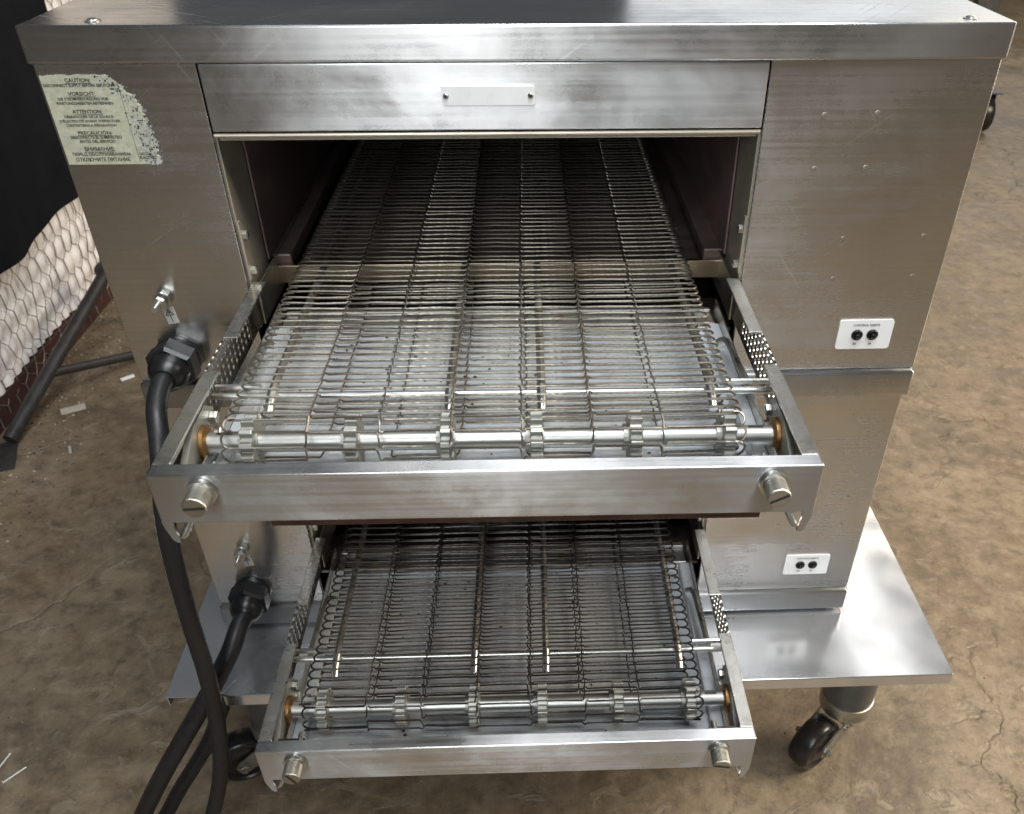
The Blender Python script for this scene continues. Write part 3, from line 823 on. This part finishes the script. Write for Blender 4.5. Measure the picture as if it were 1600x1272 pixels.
# black tarp
tp = bmesh.new(); ny, nz = 70, 34
bot = [(.0, .40), (.6, .315), (.85, .305), (1.0, .313), (1.1, .318), (1.25, .326), (1.43, .296), (1.60, .21), (1.9, .15)]
def botz(y):
    for (a, za), (b, zb_) in zip(bot, bot[1:]):
        if a <= y <= b: return za+(zb_-za)*(y-a)/(b-a)
    return .15
G = []
for i in range(ny+1):
    y = .1+1.49*i/ny
    row = []
    for j in range(nz+1):
        f = j/nz; z = botz(y-.19)+(1.5-botz(y-.19))*f
        fold = .010*math.sin(y*13+1.3*math.sin(z*3))+.003*math.sin(y*31+z*5)
        row.append((-1.212+fold*(1.1-.5*f), y+.19-.06*(1-f)*(i/ny)**8, z))
    G.append(row)
for off in (0, -.0025):
    V = [[tp.verts.new((x+off, y, z)) for x, y, z in r] for r in G]
    for i in range(ny):
        for j in range(nz): tp.faces.new((V[i][j], V[i+1][j], V[i+1][j+1], V[i][j+1]))
    if off == 0: V0 = V
for i in range(ny): tp.faces.new((V0[i][0], V0[i+1][0], V[i+1][0], V[i][0]))
for j in range(nz): tp.faces.new((V0[ny][j], V0[ny][j+1], V[ny][j+1], V[ny][j]))
tag(obj('tarp', tp, 'tarp', None, True), 'black cloth sheet hanging over the white padded wall', 'tarp')
# tube stand
A, B = Vector((-1.19, .885, .0165)), Vector((-1.085, 1.360, .212))
sd = thing('tube_stand', 'black steel tube stand with slanting leg and brace beside the padded wall', 'stand', (A.x, A.y, 0))
def rel(p): return Vector(p)-Vector((A.x, A.y, 0))
obj('main_tube', tb([rel(A), rel(B)], .0155, 16), 'stand', sd, True)
Cq = A.lerp(B, .36); D = Vector((-1.015, 1.285, .0135))
obj('brace', tb([rel(Cq), rel(D)], .0115, 14), 'stand', sd, True)
obj('foot', bx(-.135, .012, -.10, .012, .0005, .0052, bev=.001), 'stand', sd, rot=(0, 0, R(20)))
obj('clamp', lt([(.018, -.022), (.026, -.018), (.026, .018), (.018, .022)], 'y', rel(B), 16), 'stand', sd, True)
obj('upright', tb([rel(B)+Vector((0, .005, .03)), rel(B)+Vector((.02, .12, -.20))], .014, 12), 'stand', sd, True)

# ------------------------------------------------------------------ background right: a leg and a caster of gear standing farther back
bl = thing('far_table_leg', 'grey square steel leg standing beyond the right lid corner', 'leg post', (2.05, 3.5, 0))
obj('post', bx(-.055, .045, -.03, .03, .0105, 1.1, bev=.003), 'shadedgrey', bl)
obj('foot_plate', bx(-.07, .06, -.045, .045, .0005, .0100, bev=.002), 'shadedgrey', bl)
fc = thing('distant_roller', 'black rubber caster on the floor far behind the right oven side', 'caster', (2.02, 3.2, 0))
obj('wheel', lt([(.04, -.022), (.072, -.020), (.078, 0), (.072, .020), (.04, .022)], 'x', (0, 0, .0785), 28), 'tyre', fc, True)
bm = bmesh.new()
for s in (-1, 1): box(bm, s*.028-.002, s*.028+.002, -.02, .02, .06, .165, bev=.0005)
box(bm, -.045, .045, -.04, .04, .1652, .171, bev=.001)
obj('fork', bm, 'stand', fc)

# ------------------------------------------------------------------ litter on the floor
def scrap(name, label, cat, x, y, a, lx, ly, h, m, grp):
    bm = bmesh.new(); box(bm, -lx/2, lx/2, -ly/2, ly/2, .0, h, bev=min(lx, ly, h)*.2)
    o = obj(name, bm, m, None, loc=(x, y, .0012), rot=(0, 0, a)); return tag(o, label, cat, grp)
scrap('paper_scrap', 'small pale paper scrap on the floor left of the oven', 'paper', -1.112, 1.032, .5, .055, .03, .0006, 'paper', None)
scrap('metal_clip', 'small white clip on the floor near the stand brace', 'clip', -1.03, 1.17, .7, .034, .010, .006, 'white', None)
scrap('wood_splinter', 'small pale splinter lying alone on the left floor', 'splinter', -1.05, .86, -1.1, .03, .006, .004, 'paper', None)

def pin(x, y, a, label):
    bm = bmesh.new(); tube(bm, [(0, 0, .0012), (.034, 0, .0012)], .0010, 6); lathe(bm, [(.0022, -.0008), (.0022, .0002)], 'x', (0, 0, .0023), 8)
    return tag(obj('pin', bm, 'white', None, True, loc=(x, y, .0003), rot=(0, 0, a)), label, 'pin', 'shiny pins on the floor')  # white colour stands in for the shine of the metal
pin(-.826, .022, 1.35, 'thin shiny pin on the lower left floor, the one nearer the picture edge')
pin(-.806, .004, .85, 'thin shiny pin on the lower left floor, the one nearer the cords')
rnd = random.Random(31)
bm = bmesh.new()
def chip(x, y, s_):
    n = rnd.choice((4, 5)); a0 = rnd.random()*6; h = s_*rnd.uniform(.3, .8)
    base = [bm.verts.new((x+s_*rnd.uniform(.6, 1.2)*math.cos(a0+k*2*math.pi/n), y+s_*rnd.uniform(.6, 1.2)*math.sin(a0+k*2*math.pi/n), .0002)) for k in range(n)]
    top = bm.verts.new((x+rnd.uniform(-.3, .3)*s_, y+rnd.uniform(-.3, .3)*s_, h))
    for k in range(n): bm.faces.new((base[k], base[(k+1) % n], top))
for i in range(1500):
    d = abs(rnd.gauss(0, .10)); chip(-1.23+d, rnd.uniform(.5, 2.3), rnd.choice((.0015, .002, .003, .0045)))
for i in range(700):
    x = rnd.uniform(-1.2, 1.6); y = rnd.uniform(-.4, 2.2)
    chip(x, y, rnd.uniform(.0008, .0022))
gr = obj('floor_grit', bm, 'grit', None); gr['kind'] = 'stuff'; tag(gr, 'crumbs of grit and dust scattered on the concrete floor', 'grit')
